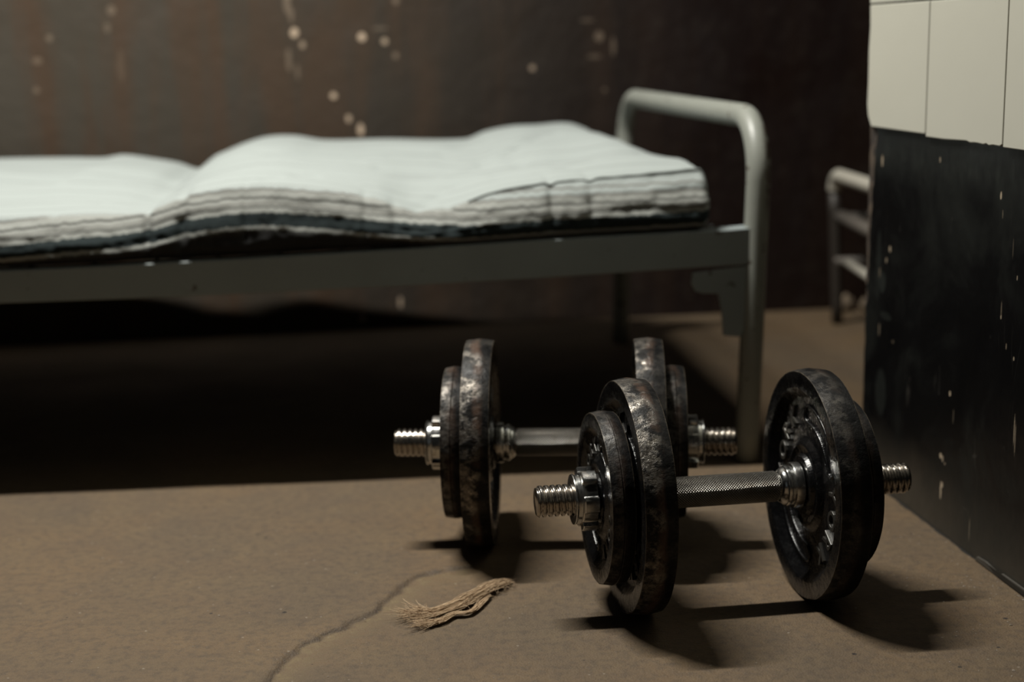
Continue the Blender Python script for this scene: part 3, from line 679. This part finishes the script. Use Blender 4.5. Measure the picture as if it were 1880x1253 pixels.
for i in range(110):  # stray hairs
    t = rr.random(); p = catm(main, t); a = rr.random() * 6.28; L_ = rr.uniform(.008, .02); c = rr.uniform(-2, 2); pts = [p + Vector((cos(a + c * k / 8) * L_ * k / 8, sin(a + c * k / 8) * L_ * k / 8, .002 * sin(k / 8 * 3) - p.z * k / 8 + .0005)) for k in range(9)]
    k = len(b.v); b.tube(pts, .00022, 3); tones.extend([.6] * (len(b.v) - k))
o = b.build('jute_scrap', fibre_mat()); at = o.data.attributes.new('tone', 'FLOAT', 'POINT'); at.data.foreach_set('value', tones)
tag(o, 'frayed scrap of pale brown jute rope on the concrete floor left of the dumbbells', 'rope')

# ------------------------------------------------------------------ grit on the floor (nobody could count it)
b = MB()
for i in range(420):
    x = rr.uniform(-.55, .56); y = rr.uniform(1.22, 1.95)
    if rr.random() < .45: y = rr.uniform(1.25, 1.75); s_ = rr.random()**2 * .16; x = .4963 + (1.8997 - y) * .1413 - .006 - s_
    if x > .4963 + (1.8997 - y) * .1413 - .004: continue
    if any(abs((x - cx) * cos(q) + (y - cy) * sin(q)) < .16 and abs(-(x - cx) * sin(q) + (y - cy) * cos(q)) < .03 for cx, cy, q in ((.2238, 1.5293, .1546), (.0611, 1.7344, -.0522))): continue
    r = rr.uniform(.0004, .0010) * (2 if rr.random() < .06 else 1); z = r * .45
    P = [Vector((x + r * cos(a) * rr.uniform(.6, 1.5), y + r * sin(a) * rr.uniform(.6, 1.3), z * .5)) for a in (0, 1.3, 2.5, 3.8, 5.1)]
    k = len(P); b.add(P + [Vector((x, y, z * 2)), Vector((x, y, -.0003))], [(i_, (i_ + 1) % k, k) for i_ in range(k)] + [((i_ + 1) % k, i_, k + 1) for i_ in range(k)])
o = b.build('floor_grit', mat_plain('pale_grit', (0.2520, 0.2040, 0.1560)), smooth=False)
tag(o, 'pale grit and plaster crumbs scattered over the concrete floor', 'grit', kind='stuff')

# ------------------------------------------------------------------ low frame beyond the partition
M_white = mat_plain('white_enamel', (.50, .47, .40), .4); M_old = mat_plain('rusty_white_enamel', (0.1100, 0.0950, 0.0800), .6)
st = empty('metal_stool', (.70, 2.80, 0), 0, 'low white tubular metal stool frame half hidden behind the end of the tiled wall', 'stool')
SI = lambda p: Vector(p) - Vector((.70, 2.80, 0))
hd = Vector((.055, -.998, 0)).normalized(); P0 = Vector((.672, 3.085, 0)); W2 = .40; TP = .318
def leg_loop(P0):
    pts = []; R = .035; lg = []
    for i in range(7): t = i / 6; lg.append(P0 + Vector((.018, .02, 0)) * (1 - t) + Vector((0, 0, (TP - R) * t)))
    for i in range(0, 8): a = pi / 2 * i / 7; pts.append(P0 + hd * (R - R * cos(a)) + Vector((0, 0, TP - R + R * sin(a))))
    for i in range(1, 6): pts.append(P0 + hd * (R + (W2 - 2 * R) * i / 5) + Vector((0, 0, TP)))
    for i in range(1, 8): a = pi / 2 * i / 7; pts.append(P0 + hd * (W2 - R + R * sin(a)) + Vector((0, 0, TP - R + R * cos(a))))
    b = MB(); b.tube([SI(p) for p in pts], .0140, 18); b.build('top_tube', M_white, st)
    b = MB(); b.tube([SI(p) for p in lg], .0120, 18); b.build('leg', M_leg, st)
    b = MB(); b.tube([SI(P0 + hd * (W2 + .02 * (i / 6)) + Vector((.018, 0, 0)) * (i / 6) + Vector((0, 0, (TP - R) * (1 - i / 6)))) for i in range(7)], .0120, 18); b.build('leg', M_leg, st)
M_leg = mat_plain('dark_brown_enamel', (.030, .024, .019), .55)  # legs darker and browner than the top tube
leg_loop(P0); leg_loop(P0 + Vector((.36, .02, 0)))
b = MB(); A_ = P0 + Vector((.012, -.02, .232)); B_ = P0 + hd * W2 + Vector((.0, 0, .232)); b.tube([SI(A_), SI(B_)], .0165, 14, flat=.8); b.build('upper_rung', M_old, st)
b = MB(); A_ = P0 + Vector((.020, -.05, .140)); B_ = P0 + hd * W2 + Vector((.0, 0, .140)); b.tube([SI(A_), SI(B_)], .0085, 14); b.build('lower_rung', M_white, st)
for zz in (.232, .14):
    for q in (0, .38):
        b = MB(); A_ = P0 + hd * (.02 + q) + Vector((0, 0, zz)); b.tube([SI(A_), SI(A_ + Vector((.36, .02, 0)))], .008, 10); b.build('cross_rung', M_old, st)
def lump(name, c, r, mat, seed, sq=(1, 1, 1)):
    bm = bmesh.new(); bmesh.ops.create_icosphere(bm, subdivisions=3, radius=1)
    for v in bm.verts:
        n_ = 1 + .35 * noise.noise(v.co * 1.6 + Vector((seed, 0, 0))) + .14 * noise.noise(v.co * 4 + Vector((seed, 3, 0))); v.co = Vector((v.co.x * r * sq[0] * n_, v.co.y * r * sq[1] * n_, v.co.z * r * sq[2] * n_))
    mz_ = min(v.co.z for v in bm.verts)
    for v in bm.verts: v.co.z -= mz_
    me = bpy.data.meshes.new(name); bm.to_mesh(me); bm.free(); me.shade_smooth(); me.materials.append(mat)
    o = bpy.data.objects.new(name, me); COL.objects.link(o); o.location = c; return o
M_chunk = mat_plaster('crumbled_plaster', (0.0800, 0.0550, 0.0350), (0.2300, 0.1800, 0.1200), 60)
tag(lump('plaster_chunk', (.742, 3.255, 0), .017, M_chunk, 1), 'larger pale plaster chunk on the floor against the dark back wall', 'rubble', 'plaster chunks by the back wall')
tag(lump('plaster_chunk', (.785, 3.245, 0), .014, M_chunk, 5), 'smaller dull plaster chunk beside the paler one, nearer the tiled wall', 'rubble', 'plaster chunks by the back wall')
